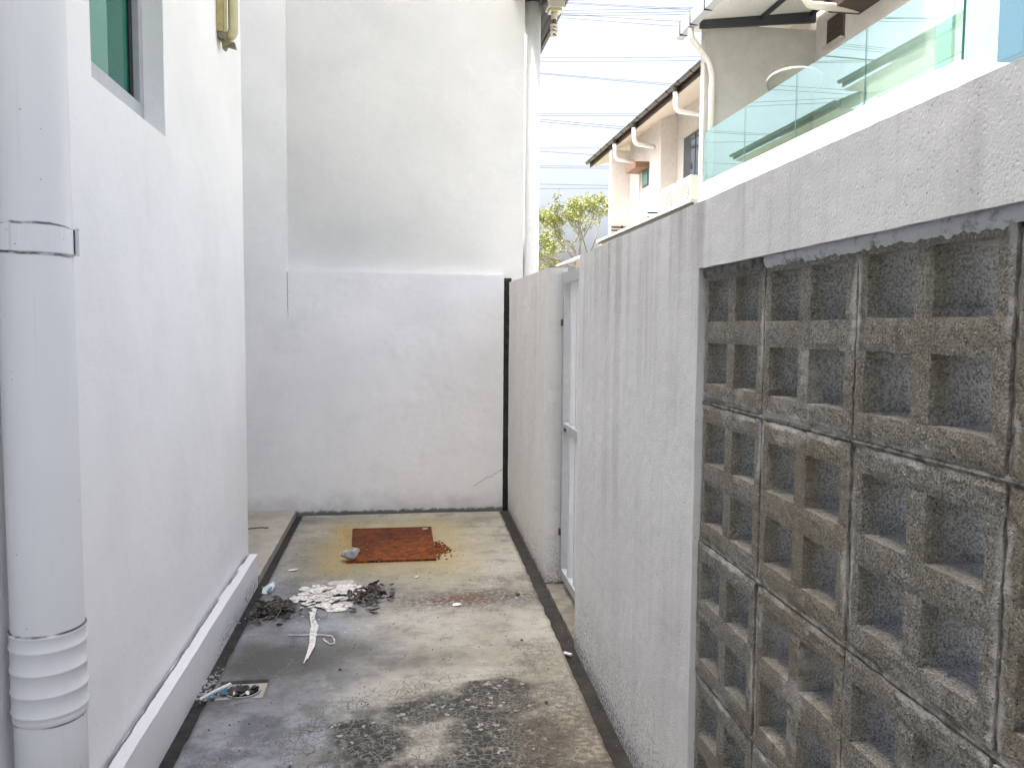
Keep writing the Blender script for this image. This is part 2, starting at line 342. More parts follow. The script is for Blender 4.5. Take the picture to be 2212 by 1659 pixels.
# ------------------------------------------------------------------ mesh helpers
def bm_(): return bmesh.new()
def obj(name, bm, m, parent=None, smooth=False, kind=None, bevel=0):
    if bevel: bmesh.ops.bevel(bm, geom=[e for e in bm.edges if e.is_manifold and e.calc_face_angle(0) > .5], offset=bevel, segments=2, affect='EDGES', profile=.6)
    bmesh.ops.recalc_face_normals(bm, faces=bm.faces)
    me = bpy.data.meshes.new(name); bm.to_mesh(me); bm.free()
    if smooth:
        for p in me.polygons: p.use_smooth = True
    me.materials.append(m)
    o = bpy.data.objects.new(name, me); col.objects.link(o)
    if parent: par(o, parent)
    if kind: o['kind'] = kind
    return o
def world_mat(o):
    m = Matrix.LocRotScale(o.location, o.rotation_euler, o.scale)
    return world_mat(o.parent) @ o.matrix_parent_inverse @ m if o.parent else m
def par(o, p): o.parent = p; o.matrix_parent_inverse = world_mat(p).inverted()
def tag(o, label, cat, group=None):
    o['label'] = label; o['category'] = cat
    if group: o['group'] = group
    return o
def thing(name, label, cat, loc, group=None):
    o = bpy.data.objects.new(name, None); o.empty_display_size = .1; o.location = loc; col.objects.link(o); return tag(o, label, cat, group)
def box(bm, x0, x1, y0, y1, z0, z1, T=None):
    v = [bm.verts.new((T(x, y, z) if T else (x, y, z))) for x in (x0, x1) for y in (y0, y1) for z in (z0, z1)]
    for f in ((0, 1, 3, 2), (4, 6, 7, 5), (0, 4, 5, 1), (2, 3, 7, 6), (0, 2, 6, 4), (1, 5, 7, 3)): bm.faces.new([v[i] for i in f])
    return bm
def boxo(name, m, parent, *b, bevel=0, T=None, kind=None): return obj(name, box(bm_(), *b, T=T), m, parent, bevel=bevel, kind=kind)
def prism(bm, pts, d):            # polygon (list of 3-D points) swept by vector d
    a = [bm.verts.new(p) for p in pts]; b = [bm.verts.new(Vector(p)+Vector(d)) for p in pts]
    bm.faces.new(a); bm.faces.new(b[::-1]); n = len(a)
    for i in range(n): bm.faces.new((a[i], b[i], b[(i+1) % n], a[(i+1) % n]))
    return bm
def tube(bm, path, r, seg=14, caps=True, flat_y=1.0):
    path = [Vector(p) for p in path]; rings = []
    t0 = (path[1]-path[0]).normalized(); up = Vector((0, 0, 1)) if abs(t0.z) < .9 else Vector((1, 0, 0)); nrm = (up - t0*up.dot(t0)).normalized()
    for i, p in enumerate(path):
        a = path[max(i-1, 0)]; b = path[min(i+1, len(path)-1)]; t = (b-a).normalized()
        nrm = (nrm - t*nrm.dot(t)).normalized(); bi = t.cross(nrm); rr = r[i] if isinstance(r, (list, tuple)) else r
        rings.append([bm.verts.new(p + (nrm*math.cos(k*2*math.pi/seg) + bi*math.sin(k*2*math.pi/seg)*flat_y)*rr) for k in range(seg)])
    for A, B in zip(rings, rings[1:]):
        for k in range(seg): bm.faces.new((A[k], A[(k+1) % seg], B[(k+1) % seg], B[k]))
    if caps: bm.faces.new(rings[0][::-1]); bm.faces.new(rings[-1])
    return bm
def bend(pts, rad=.08, n=5):      # round the corners of a polyline
    pts = [Vector(p) for p in pts]; out = [pts[0]]
    for a, b, c in zip(pts, pts[1:], pts[2:]):
        p = b + (a-b).normalized()*min(rad, (a-b).length*.45); q = b + (c-b).normalized()*min(rad, (c-b).length*.45)
        for k in range(n+1):
            t = k/n; out.append(p*(1-t)**2 + b*2*t*(1-t) + q*t*t)
    return out + [pts[-1]]
def divs(bs, cell):
    o = [bs[0]]
    for a, b in zip(bs, bs[1:]):
        n = max(1, round(abs(b-a)/cell))
        o += [a + (b-a)*k/n for k in range(1, n+1)]
    return o
def plate(us, vs, hole, fn, depth, cell, amp=.0015, freq=7., seed=0.):
    """closed slab: grid over (u, v) with rectangular holes; fn(u, v, d) -> world; front vertices undulate by noise"""
    U = divs(us, cell); V = divs(vs, cell); bm = bm_(); grid = {}
    def front(i, j):
        if (i, j) not in grid:
            u, v = U[i], V[j]; q = Vector((u*freq+seed, v*freq, seed)); q2 = q*5
            grid[i, j] = bm.verts.new(fn(u + amp*.8*mn.noise(q2+Vector((9, 0, 0))), v + amp*.8*mn.noise(q2+Vector((0, 9, 0))), amp*(mn.noise(q)+.5*mn.noise(q2))))
        return grid[i, j]
    fs = []
    for i in range(len(U)-1):
        for j in range(len(V)-1):
            cu, cv = (U[i]+U[i+1])/2, (V[j]+V[j+1])/2
            if any(h[0] < cu < h[1] and h[2] < cv < h[3] for h in hole): continue
            fs.append(bm.faces.new((front(i, j), front(i+1, j), front(i+1, j+1), front(i, j+1))))
    dv = Vector(fn(0, 0, depth)) - Vector(fn(0, 0, 0))
    r = bmesh.ops.extrude_face_region(bm, geom=fs, use_keep_orig=True)
    bmesh.ops.translate(bm, vec=dv, verts=[v for v in r['geom'] if isinstance(v, bmesh.types.BMVert)])
    return bm

# ------------------------------------------------------------------ the setting
K = .0215                                             # the boundary wall splays slightly
def RW(o, s, z): return Vector((.80 + K*s + o, s - K*o, z))   # o outwards, s along the wall, z up
M_thresh = flat('threshold_concrete', (.21, .19, .155), .9, .2, .4, .3, 10)
bm = bm_(); v = [bm.verts.new(p) for p in ((-400, -400, -.2), (400, -400, -.2), (400, 400, -.2), (-400, 400, -.2))]; bm.faces.new(v)
obj('ground', bm, M_ground, kind='structure')
M_hill = flat('distant_woods', (.13, .16, .10), .95, .1, .4, 0, .2)
bm = bm_(); hr = []
for k in range(180):
    t = k*2*math.pi/180; h = 11+5*mn.noise(Vector((math.cos(t)*6, math.sin(t)*6, 1)))+2*mn.noise(Vector((math.cos(t)*40, math.sin(t)*40, 1)))
    hr.append([bm.verts.new((r*math.cos(t), r*math.sin(t), z)) for r, z in ((230, -.3), (250, h*.7), (285, h), (330, -.3))])
for k in range(180):
    A, B = hr[k], hr[(k+1) % 180]
    for j in range(3): bm.faces.new((A[j], B[j], B[j+1], A[j+1]))
obj('hills', bm, M_hill, kind='structure')
boxo('back_lane', M_lane, None, 1.12, 5.3, -12, 45, -.19, -.06, kind='structure')
boxo('gutter_channel', M_dark, None, -.96, 1.10, -4, 6.95, -.19, -.028, kind='structure')
def slab_right(y): return .80 + K*y - .078
def floor_slab():
    # u runs 0..1 across; the right-hand edge follows the splayed wall
    U0, U1 = -.822, 1.0
    xs = divs([0, .02, .232-.0+.0, 1.72-.0], .03)
    bm = bm_(); hx0, hx1, hy0, hy1 = -.800, -.592, 3.425, 3.605
    X = divs([-.822, hx0, hx1, 1.0], .03); Y = divs([-4, 2.4, hy0, hy1, 6.80], .03)
    grid = {}
    def vt(i, j):
        if (i, j) not in grid:
            x, y = X[i], Y[j]; e = 0
            if i == 0: e = .005*mn.noise(Vector((y*11, 0, 0))) + .003*mn.noise(Vector((y*40, 5, 0)))
            if x > hx1: x = hx1 + (x-hx1)/(1-hx1)*(slab_right(y)-hx1)
            if i == len(X)-1: e = .008*mn.noise(Vector((y*9, 3, 0))) + .004*mn.noise(Vector((y*40, 5, 3)))
            f = 0
            if j == len(Y)-1: f = .006*mn.noise(Vector((x*9, 7, 0))) + (.035 if x < -.2 else 0)*0
            grid[i, j] = bm.verts.new((x+e, y+f, .0035*mn.noise(Vector((x*2.2, y*2.2, 1))) + (-.004 if (i in (0, len(X)-1) or j == len(Y)-1) else 0)))
        return grid[i, j]
    fs = []
    for i in range(len(X)-1):
        for j in range(len(Y)-1):
            if hx0 < (X[i]+X[i+1])/2 < hx1 and hy0 < (Y[j]+Y[j+1])/2 < hy1: continue
            fs.append(bm.faces.new((vt(i, j), vt(i+1, j), vt(i+1, j+1), vt(i, j+1))))
    r = bmesh.ops.extrude_face_region(bm, geom=fs, use_keep_orig=True)
    bmesh.ops.translate(bm, vec=(0, 0, -.024), verts=[q for q in r['geom'] if isinstance(q, bmesh.types.BMVert)])
    o = obj('floor_slab', bm, M_floor, kind='structure')
    for p in o.data.polygons: p.use_smooth = abs(p.normal.z) > .8
floor_slab()
obj('raised_apron', plate([-2.6, -.886], [5.06, 6.93], [], lambda u, v, d: (u, v, .028+d), -.10, .04, .004, 6), M_apron, kind='structure')
obj('gate_threshold', plate([3.80, 4.80], [.004, .33], [], lambda u, v, d: RW(v, u, .002+d), -.05, .03, .004, 6), M_thresh, kind='structure')

# ------------------------------------------------------------------ left-hand row house (its wall, plinth, window)
lh = thing('row_house', 'white rendered house wall with tinted window and cracked plinth', 'house', (-.955, 2, 0))
XL = -.955
obj('wall', plate([-4, 2.69, 3.475, 5.1], [-.10, 2.378, 3.35, 4.6], [(2.69, 3.475, 2.378, 3.35)], lambda u, v, d: (XL+d, u, v), -.20, .06, .0018, 4), M_white, lh)
boxo('upper_wall', M_white, lh, -8, -3.05, -6, 21.9, -.1, 8.55)
boxo('recess_wall', M_white, lh, -3.049, -2.6, 5.099, 21.0, -.1, 4.6)
boxo('flat_roof', M_houseg, lh, -3.049, XL-.21, -4, 5.0, 4.45, 4.59)
boxo('end_wall', M_white, lh, -2.7, XL-.203, 4.90, 5.098, -.1, 4.6)
boxo('inner_wall', M_black, lh, -2.7, -2.6, -4, 5.0, -.1, 4.6)
pl = obj('plinth', plate([-4, 5.035], [-.948, -.888], [], lambda u, v, d: (v + (.004+.005*mn.noise(Vector((u*4, 2, 0))) + .003*mn.noise(Vector((u*31, 2, 0))) if v < -.945 else 0), u, .178 + d + .004*mn.noise(Vector((u*3, 8, 0)))), -.30, .03, .0015, 9), M_plinth, lh, bevel=0)
# window
wn = boxo('window', M_frame, lh, -1.075, -1.035, 2.69, 3.474, 2.379, 2.495)
boxo('frame_stile', M_frame, wn, -1.075, -1.0345, 3.425, 3.4745, 2.496, 3.349)
boxo('frame_stile', M_frame, wn, -1.075, -1.0345, 2.6905, 2.735, 2.496, 3.349)
boxo('gasket', M_black, wn, -1.080, -1.058, 3.385, 3.424, 2.496, 3.349)
boxo('pane', M_pane2, wn, -1.068, -1.064, 3.05, 3.384, 2.4955, 3.349)
boxo('pane', M_pane1, wn, -1.060, -1.055, 2.736, 3.135, 2.4955, 3.349)
# roof, eaves and gutter of the row, seen mirrored in the balcony glass
def row_roof(parent, y0, y1, xe, ze, sgn, mroof, run=5.0, pitch=.42):
    # sgn: +1 roof rises towards +X, -1 towards -X ; xe, ze the gutter line
    prof = [(xe+sgn*.005, ze-.05), (xe+sgn*run, ze+run*pitch-.05), (xe+sgn*run, ze+run*pitch), (xe+sgn*.005, ze-.012)]
    rf = obj('roof', prism(bm_(), [(x, y0, z) for x, z in prof], (0, y1-y0, 0)), mroof, parent)
    boxo('fascia', M_fascia, rf, min(xe+sgn*.03, xe+sgn*.06), max(xe+sgn*.03, xe+sgn*.06), y0+.02, y1-.02, ze-.20, ze+.0)
    g = bm_(); xg = xe - sgn*.055; zg = ze - .03; seg = 10; A = []; r = .075
    pts = [(xg + r*math.cos(math.pi + k*math.pi/seg), zg + r*math.sin(math.pi + k*math.pi/seg)) for k in range(seg+1)]
    pts += [(xg + (r-.008)*math.cos(2*math.pi - k*math.pi/seg), zg + (r-.008)*math.sin(2*math.pi - k*math.pi/seg)) for k in range(seg+1)]
    prism(g, [(x, y0, z) for x, z in pts], (0, y1-y0, 0)); gt = obj('gutter', g, M_gutterb, rf)
    return rf, gt, xg, zg, r
row_roof(lh, -6, 22.0, -1.95, 8.92, -1, M_teal)
boxo('eave_soffit', M_soffit, lh, -3.04, -2.03, -5.9, 21.9, 8.60, 8.66)
nh = thing('row_house', 'white neighbouring row house with low eaves, mirrored in balcony glass', 'house', (-3.2, 25, -.2))
boxo('upper_wall', M_housew, nh, -8, -3.05, 22.1, 29.0, -.2, 8.1)
row_roof(nh, 22.05, 29.6, -1.95, 8.41, -1, M_teal)
boxo('eave_soffit', M_soffit, nh, -3.04, -2.03, 22.2, 29.4, 8.12, 8.18)

# ------------------------------------------------------------------ left downpipe
dp = thing('downpipe', 'fat white painted downpipe with ribbed coupling and strap on left wall', 'downpipe', (-.864, 2.045, 0))
px, py, pr = -.864, 2.045, .0805
obj('pipe', tube(bm_(), [(px, py, z) for z in (.0, .6, 1.2, 1.8, 2.6, 4.5)], pr, 48), M_pipe, dp, smooth=True)
def ringed(z0, z1, ribs):
    bm = bm_(); prof = [(pr+.001, z0), (pr+.0027, z0+.003), (pr+.003, z0+.012)]
    for zr in ribs: prof += [(pr+.003, zr-.005), (pr+.0055, zr-.0015), (pr+.0055, zr+.0015), (pr+.003, zr+.005)]
    prof += [(pr+.003, z1-.008), (pr+.0055, z1-.003), (pr+.005, z1), (pr+.001, z1)]
    n = 48; rs = [[bm.verts.new((px+r*math.cos(2*math.pi*k/n), py+r*math.sin(2*math.pi*k/n), z)) for k in range(n)] for r, z in prof]
    for A, B in zip(rs, rs[1:]):
        for k in range(n): bm.faces.new((A[k], A[(k+1) % n], B[(k+1) % n], B[k]))
    return bm
co = obj('coupling', ringed(.635, .858, (.66, .71, .765, .82)), M_pipe, dp, smooth=True)
sb = bm_(); th = [R(-128) + k*R(256)/28 for k in range(29)]   # strap wraps the front of the pipe
ring = []
for t in th:
    for (r, z) in ((pr+.0005, 1.770), (pr+.0032, 1.770), (pr+.0032, 1.832), (pr+.0005, 1.832)):
        ring.append(sb.verts.new((px+r*math.cos(t), py+r*math.sin(t), z)))
for i in range(28):
    for k in range(4): sb.faces.new((ring[i*4+k], ring[i*4+(k+1) % 4], ring[i*4+4+(k+1) % 4], ring[i*4+4+k]))
st = obj('strap', sb, M_pipe, dp)
def arc(r0, r1, a0, a1, z0, z1, n=6):
    bm = bm_(); pts = [(px+r0*math.cos(a0+(a1-a0)*k/n), py+r0*math.sin(a0+(a1-a0)*k/n), z0) for k in range(n+1)] + [(px+r1*math.cos(a1-(a1-a0)*k/n), py+r1*math.sin(a1-(a1-a0)*k/n), z0) for k in range(n+1)]
    return prism(bm, pts, (0, 0, z1-z0))
obj('strap_gap', arc(pr+.0033, pr+.0046, R(6), R(13), 1.772, 1.830), M_black, st)
obj('strap_lug', arc(pr+.0033, pr+.013, R(14), R(21), 1.769, 1.834), M_pipe, st)

# ------------------------------------------------------------------ wall lamp
wl = thing('wall_lamp', 'yellowed plastic tube lamp with broken end on white wall', 'lamp', (XL, 4.5, 3.10))
boxo('housing', M_yellow, wl, XL+.001, XL+.035, 4.450, 4.555, 3.155, 3.75, bevel=.004)
boxo('housing_ridge', M_yellow2, wl, XL+.036, XL+.050, 4.470, 4.482, 3.16, 3.75, bevel=.002)
bm = bm_(); tube(bm, bend([(XL+.030, 4.515, 3.135), (XL+.074, 4.515, 3.165), (XL+.074, 4.515, 3.55), (XL+.035, 4.515, 3.62)], .03), [.012]+[.026]*12+[.012], 16)
obj('diffuser', bm, M_yellow2, wl, smooth=True)
ec = obj('end_cap', prism(bm_(), [(XL+.004, 4.455, 3.154), (XL+.045, 4.455, 3.154), (XL+.040, 4.455, 3.115), (XL+.004, 4.455, 3.130)], (0, .09, 0)), M_brokenplast, wl)
bm = bm_(); prism(bm, [(XL+.020, 4.47, 3.118), (XL+.085, 4.48, 3.112), (XL+.088, 4.50, 3.088), (XL+.045, 4.49, 3.095), (XL+.038, 4.48, 3.070), (XL+.024, 4.475, 3.075)], (0, .035, .0)); obj('broken_clip', bm, M_brokenplast, wl)

# ------------------------------------------------------------------ back wall
YB = 6.88
bw = thing('back_wall', 'white rendered end wall with stained foot and recessed upper panel', 'wall', (0, YB, 0))
obj('lower_wall', plate([-2.6, -.937, .905], [-.10, 2.068, 4.6], [(-.937, .905, 2.068, 4.6)], lambda u, v, d: (u, YB-d, v - (.008*u if v == 2.068 else 0)), -.15, .05, .0025, 4), M_back, bw)
obj('upper_panel', plate([-.9365, 1.085], [2.0, 4.6], [], lambda u, v, d: (u, YB+.095-d, v), -.05, .06, .002, 4), M_upper, bw)
boxo('rear_block', M_white, bw, -.93, 1.07, YB+.25, 12.0, -.1, 4.45)
ev = boxo('eave', M_wood, bw, .98, 1.425, 6.50, 11.9, 4.46, 4.52)
boxo('eave_edge', M_fascia, ev, 1.4255, 1.455, 6.50, 11.9, 4.44, 4.60)
for k in range(6): boxo('soffit_board', M_wood, ev, 1.08+.057*k, 1.132+.057*k, 6.51, 11.8, 4.452, 4.459)
# rough dark joint in the corner
def rough_strip(name, m, parent, z0, z1, fa, fb, yy, n=90):
    bm = bm_(); L = []
    for i in range(n+1):
        z = z0+(z1-z0)*i/n; a = fa(z); b = fb(z)
        L.append((bm.verts.new((a, yy+.012*mn.noise(Vector((z*20, 1, 0))), z)), bm.verts.new(((a+b)/2, yy+.015+.012*mn.noise(Vector((z*25, 4, 0))), z)), bm.verts.new((b, yy+.010*mn.noise(Vector((z*20, 8, 0))), z))))
    for A, B in zip(L, L[1:]): bm.faces.new((A[0], A[1], B[1], B[0])); bm.faces.new((A[1], A[2], B[2], B[1]))
    return obj(name, bm, m, parent)
rough_strip('corner_joint', M_dark, bw, -.03, 2.045, lambda z: .898+.006*mn.noise(Vector((z*14, 0, 0))), lambda z: .975, YB+.022)
# downpipe on the corner of the end building
bd = thing('downpipe', 'tall white downpipe on corner of end wall behind boundary wall', 'downpipe', (1.168, 7.06, -.1))
obj('pipe', tube(bm_(), [(1.168, 7.06, -.06), (1.168, 7.06, 2.5), (1.168, 7.06, 4.455)], .072, 28), M_pipe_w, bd, smooth=True)
# CFL bulb on a plate below the eave
lb = thing('ceiling_bulb', 'burnt spiral bulb on cream square mount below dark eave', 'light bulb', (1.345, 6.98, 4.24))
boxo('mount', M_cream, lb, 1.275, 1.425, 6.90, 7.05, 4.385, 4.4505, bevel=.006)
boxo('mount_base', M_yellow2, lb, 1.295, 1.400, 6.92, 7.03, 4.36, 4.384, bevel=.006)
bx_, by_ = 1.345, 6.975
obj('socket', tube(bm_(), [(bx_, by_, 4.362), (bx_, by_, 4.30)], [.030, .024], 18), M_cream, lb, smooth=True)
obj('bulb_base', tube(bm_(), [(bx_, by_, 4.30), (bx_, by_, 4.265)], [.018, .014], 14), M_bulbb, lb, smooth=True)
hel = [(bx_+.027*math.cos(t), by_+.027*math.sin(t), 4.268-.105*t/(7*math.pi)) for t in [k*7*math.pi/84 for k in range(85)]]
obj('spiral_tube', tube(bm_(), hel, .0115, 8), M_bulbg, lb, smooth=True)
obj('burnt_core', tube(bm_(), [(bx_, by_, 4.264), (bx_, by_, 4.17)], .011, 8), M_bulbb, lb, smooth=True)

# ------------------------------------------------------------------ right boundary wall with breeze blocks
rwl = thing('boundary_wall', 'grey streaked boundary wall with a panel of square-holed breeze blocks', 'wall', (.83, 1.5, 0))
TH = .12; S0 = -.615; S1 = 2.168; Z0 = .187; Z1 = 1.775
obj('wall', plate([-4, S0, S1, 3.85], [-.10, Z0, Z1, 1.965], [(S0, S1, Z0, Z1)], lambda u, v, d: RW(-d, u, v), -TH, .028, .0022, 5), M_right, rwl)
fw = thing('boundary_wall', 'short stained boundary wall section between end wall and steel gate', 'wall', (.93, 5.8, 0))
obj('wall', plate([4.776, 6.84], [-.10, 2.02], [], lambda u, v, d: RW(-d, u, v + (.03*(u-4.776)/2.06-.045 if v > 1.9 else 0)), -TH, .035, .003, 4), M_rightfar, fw)
# blocks
BW, BH, BD = .386, .389, .124
hu = [(.031, .169), (.217, .355)]; hv = [(.050, .165), (.224, .339)]
def block_mesh(seed):
    us = [0, hu[0][0], hu[0][1], hu[1][0], hu[1][1], BW]; vs = [0, hv[0][0], hv[0][1], hv[1][0], hv[1][1], BH]
    holes = [(a, b, c, d) for a, b in hu for c, d in hv]
    U = divs(us, .014); V = divs(vs, .014); bm = bm_(); g = {}
    rn = random.Random(seed)
    def fv(i, j):
        if (i, j) not in g:
            u, v = U[i], V[j]; q = Vector((u*30+seed*7, v*30, seed)); e = 1 if (u in us or v in vs) else .3
            rounded = .003 if (min(u, BW-u) < 1e-6 or min(v, BH-v) < 1e-6) else (.0015 if (u in us or v in vs) else 0)
            g[i, j] = bm.verts.new((rounded + .0016*mn.noise(q*2) + .001*rn.uniform(-1, 1), u + e*.0028*mn.noise(q*1.7+Vector((5, 0, 0))), v + e*.0028*mn.noise(q*1.7+Vector((0, 5, 0)))))
        return g[i, j]
    fs = []
    for i in range(len(U)-1):
        for j in range(len(V)-1):
            cu, cv = (U[i]+U[i+1])/2, (V[j]+V[j+1])/2
            if any(h[0] < cu < h[1] and h[2] < cv < h[3] for h in holes): continue
            fs.append(bm.faces.new((fv(i, j), fv(i+1, j), fv(i+1, j+1), fv(i, j+1))))
    cur = fs
    for dpt in (.008, .056, .060):
        r = bmesh.ops.extrude_face_region(bm, geom=cur, use_keep_orig=(dpt == .008))
        nv = [x for x in r['geom'] if isinstance(x, bmesh.types.BMVert)]; cur = [x for x in r['geom'] if isinstance(x, bmesh.types.BMFace)]
        bmesh.ops.translate(bm, vec=(dpt, 0, 0), verts=nv)
        for q in nv: q.co += Vector((0, .0012*rn.uniform(-1, 1), .0012*rn.uniform(-1, 1)))
    bmesh.ops.recalc_face_normals(bm, faces=bm.faces)
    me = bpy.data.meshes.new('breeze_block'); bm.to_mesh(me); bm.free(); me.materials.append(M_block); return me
bms = [block_mesh(k) for k in (1, 2, 3, 4)]
rb = random.Random(3)
ang = -math.atan(K)
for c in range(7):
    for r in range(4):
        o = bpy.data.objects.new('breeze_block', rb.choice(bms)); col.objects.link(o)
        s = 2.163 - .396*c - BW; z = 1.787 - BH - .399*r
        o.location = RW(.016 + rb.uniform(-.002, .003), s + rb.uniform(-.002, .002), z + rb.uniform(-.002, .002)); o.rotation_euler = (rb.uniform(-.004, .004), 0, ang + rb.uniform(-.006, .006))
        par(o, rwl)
# mortar beds between the blocks (recessed, with ragged squeeze-out), one piece per joint
def bed(s0, s1, z0, z1, front, m, name, ragged=.004):
    n = max(6, int(max(abs(s1-s0), abs(z1-z0))/.02)); bm = bm_(); vert = abs(z1-z0) > abs(s1-s0); L = []
    for i in range(n+1):
        t = i/n
        if vert: z = z0+(z1-z0)*t; pa, pb = (s0, z), (s1, z)
        else: s = s0+(s1-s0)*t; pa, pb = (s, z0), (s, z1)
        q = Vector((pa[0]*60, pa[1]*60, front*99)); k = front+ragged*mn.noise(q)+ragged*.6*mn.noise(q*3)
        j1 = .0025*mn.noise(q*2+Vector((3, 3, 3)))
        A = RW(k+.003, *pa); B = RW(k-.001+j1, (pa[0]+pb[0])/2, (pa[1]+pb[1])/2); C_ = RW(k+.003, *pb); D = RW(front+.06, *pb); E_ = RW(front+.06, *pa)
        L.append([bm.verts.new(x) for x in (A, B, C_, D, E_)])
    for P, Q in zip(L, L[1:]):
        for k in range(5): bm.faces.new((P[k], P[(k+1) % 5], Q[(k+1) % 5], Q[k]))
    bm.faces.new(L[0]); bm.faces.new(L[-1][::-1]); return obj(name, bm, m, rwl)
for r in range(1, 4):
    zc = 1.787 - .399*r + .005; bed(S0+.003, S1-.003, zc-.009, zc+.009, .0195, M_mortar, 'mortar_bed', .0025)
for c in range(0, 7):
    sc_ = 2.163 - .396*c + .005
    if c: bed(sc_-.008, sc_+.008, Z0+.002, Z1-.03, .024, M_mortar, 'mortar_joint', .0025)
# painted mortar smeared over the head of the top course
def smear(s0, s1):
    n = int((s1-s0)/.008); bm = bm_(); L = []
    for i in range(n+1):
        s = s0+(s1-s0)*i/n; lo = 1.749 + .012*mn.noise(Vector((s*14, 3, 0))) + .009*mn.noise(Vector((s*60, 3, 0)))
        k = .0125+.002*mn.noise(Vector((s*25, 0, 9)))
        L.append([bm.verts.new(RW(o_, s, z)) for o_, z in ((k, Z1-.0005), (k-.001, (Z1+lo)/2), (.0165, lo), (.03, lo+.002), (.03, Z1-.0005))])
    for P, Q in zip(L, L[1:]):
        for k in range(5): bm.faces.new((P[k], P[(k+1) % 5], Q[(k+1) % 5], Q[k]))
    bm.faces.new(L[0]); bm.faces.new(L[-1][::-1]); return bm
obj('mortar_smear', smear(S0+.004, 1.770), M_smear, rwl); obj('mortar_smear', smear(1.782, S1-.006), M_mortar, rwl)

# ------------------------------------------------------------------ steel gate
gt = thing('steel_gate', 'pale grey painted steel bar gate in boundary wall gap', 'gate', RW(.11, 4.3, 0))
def gbox(name, o0, o1, s0, s1, z0, z1, m=M_gate, bevel=.003, p=gt): return boxo(name, m, p, o0, o1, s0, s1, z0, z1, bevel=bevel, T=lambda a, b, c: RW(a, b, c))
gbox('stile', .088, .165, 4.715, 4.765, .06, 1.945); gbox('stile', .088, .150, 3.862, 3.912, .06, 1.945)
gbox('rail', .089, .149, 3.9125, 4.7145, 1.88, 1.944)
gbox('rail', .089, .149, 3.9125, 4.7145, .975, 1.03); gbox('rail', .089, .149, 3.9125, 4.7145, .061, .115)
for k in range(4):
    s = 4.555 - .17*k
    gbox('bar', .100, .138, s-.018, s+.018, 1.031, 1.879, M_bar, .002); gbox('bar', .100, .138, s-.018, s+.018, .116, .974, M_bar, .002)
gbox('hinge', .078, .0875, 4.735, 4.765, .32, .36, M_rustspot); gbox('hinge', .078, .0875, 4.735, 4.765, 1.62, 1.66, M_rustspot)
gbox('latch', .084, .0885, 4.60, 4.66, .985, 1.005, M_rustspot, .001)

# ------------------------------------------------------------------ opposite row: near house with glass balcony
XB = 5.4
h1 = thing('row_house', 'white house across the lane with glass-railed balcony and lean-to awning', 'house', (7.5, 10, -.2))
boxo('parapet', M_paraw, h1, XB-.06, XB+.14, 7.09, 13.78, -.1, 4.215, bevel=.01)
boxo('parapet_return', M_paraw, h1, XB+.141, 9.0, 7.09, 7.29, -.1, 4.214, bevel=.01)
boxo('balcony_floor', M_houseg, h1, XB+.141, 7.5, 7.291, 13.8, 3.6, 3.75)
boxo('facade', M_housew, h1, 7.5, 9.5, 7.4, 13.79, -.1, 7.55)
boxo('wing_wall', M_houseg, h1, 5.40, 9.0, 13.80, 13.98, -.1, 7.05)
ys = [7.17, 8.805, 10.445, 12.085, 13.77]
for a, b in zip(ys, ys[1:]): boxo('glass_panel', M_glass, h1, XB+.02, XB+.032, a+.008, b-.008, 4.216, 5.135)
for a in ys[1:-1]: boxo('panel_seal', M_seal, h1, XB+.0195, XB+.0325, a-.0075, a+.0075, 4.2165, 5.130)
boxo('corner_seal', M_seal, h1, XB+.0195, XB+.0445, 7.1705, 7.1775, 4.2165, 5.130)
boxo('glass_panel', M_glass, h1, XB+.045, 6.9, 7.17, 7.182, 4.216, 5.135)
boxo('balcony_column', M_paraw, h1, 5.62, 5.66, 7.6, 7.85, 3.75, 6.9)
dr = boxo('window', M_bluew, h1, 7.46, 7.499, 8.76, 9.22, 4.95, 6.6)
boxo('pane', M_bluep, dr, 7.452, 7.459, 8.80, 9.18, 4.99, 6.56)
lv = boxo('louvre_vent', M_louvre, h1, 7.46, 7.499, 12.83, 13.34, 6.60, 7.05)
for k in range(9): boxo('slat', M_louvre, lv, 7.435, 7.458, 12.86, 13.31, 6.63+.045*k, 6.645+.045*k)
boxo('sill', M_houseg, lv, 7.40, 7.498, 12.80, 13.36, 6.555, 6.598)
boxo('window_hood', M_fascia, h1, 6.95, 7.499, 10.7, 12.42, 6.80, 7.0)
# lean-to awning over the balcony end
def zaw(x): return 7.02 + (x-5.15)*.13
aw = obj('awning', prism(bm_(), [(5.16, 12.3, zaw(5.16)), (7.46, 12.3, zaw(7.46)), (7.46, 12.3, zaw(7.46)+.03), (5.16, 12.3, zaw(5.16)+.03)], (0, 1.95, 0)), M_sheet, h1)
obj('front_beam', prism(bm_(), [(5.24, 13.62, zaw(5.24)-.14), (7.40, 13.62, zaw(7.4)-.19), (7.40, 13.62, zaw(7.4)-.004), (5.24, 13.62, zaw(5.24)-.004)], (0, .06, 0)), M_steel, aw)
for xx in (6.35, 7.28): boxo('purlin', M_steel, aw, xx, xx+.05, 12.35, 13.615, zaw(xx)-.075, zaw(xx)-.004)
g = bm_(); prof = [(5.02, 7.14), (5.03, 6.93), (5.16, 6.91), (5.17, 7.10), (5.155, 7.10), (5.148, 6.925), (5.042, 6.943), (5.034, 7.14)]
agt = obj('gutter', prism(g, [(x, 12.3, z) for x, z in prof], (0, 2.0, 0)), M_gutterg, aw)
for yy in (12.9, 13.55, 14.05): boxo('gutter_joint', M_steel, agt, 5.012, 5.165, yy, yy+.015, 6.905, 7.15)
obj('downpipe', tube(bm_(), bend([(5.10, 13.70, 6.915), (5.10, 13.70, 6.75), (5.46, 13.74, 6.36), (5.52, 13.74, 6.15), (5.52, 13.74, 3.8)], .07), .052, 16), M_cream, h1, smooth=True)
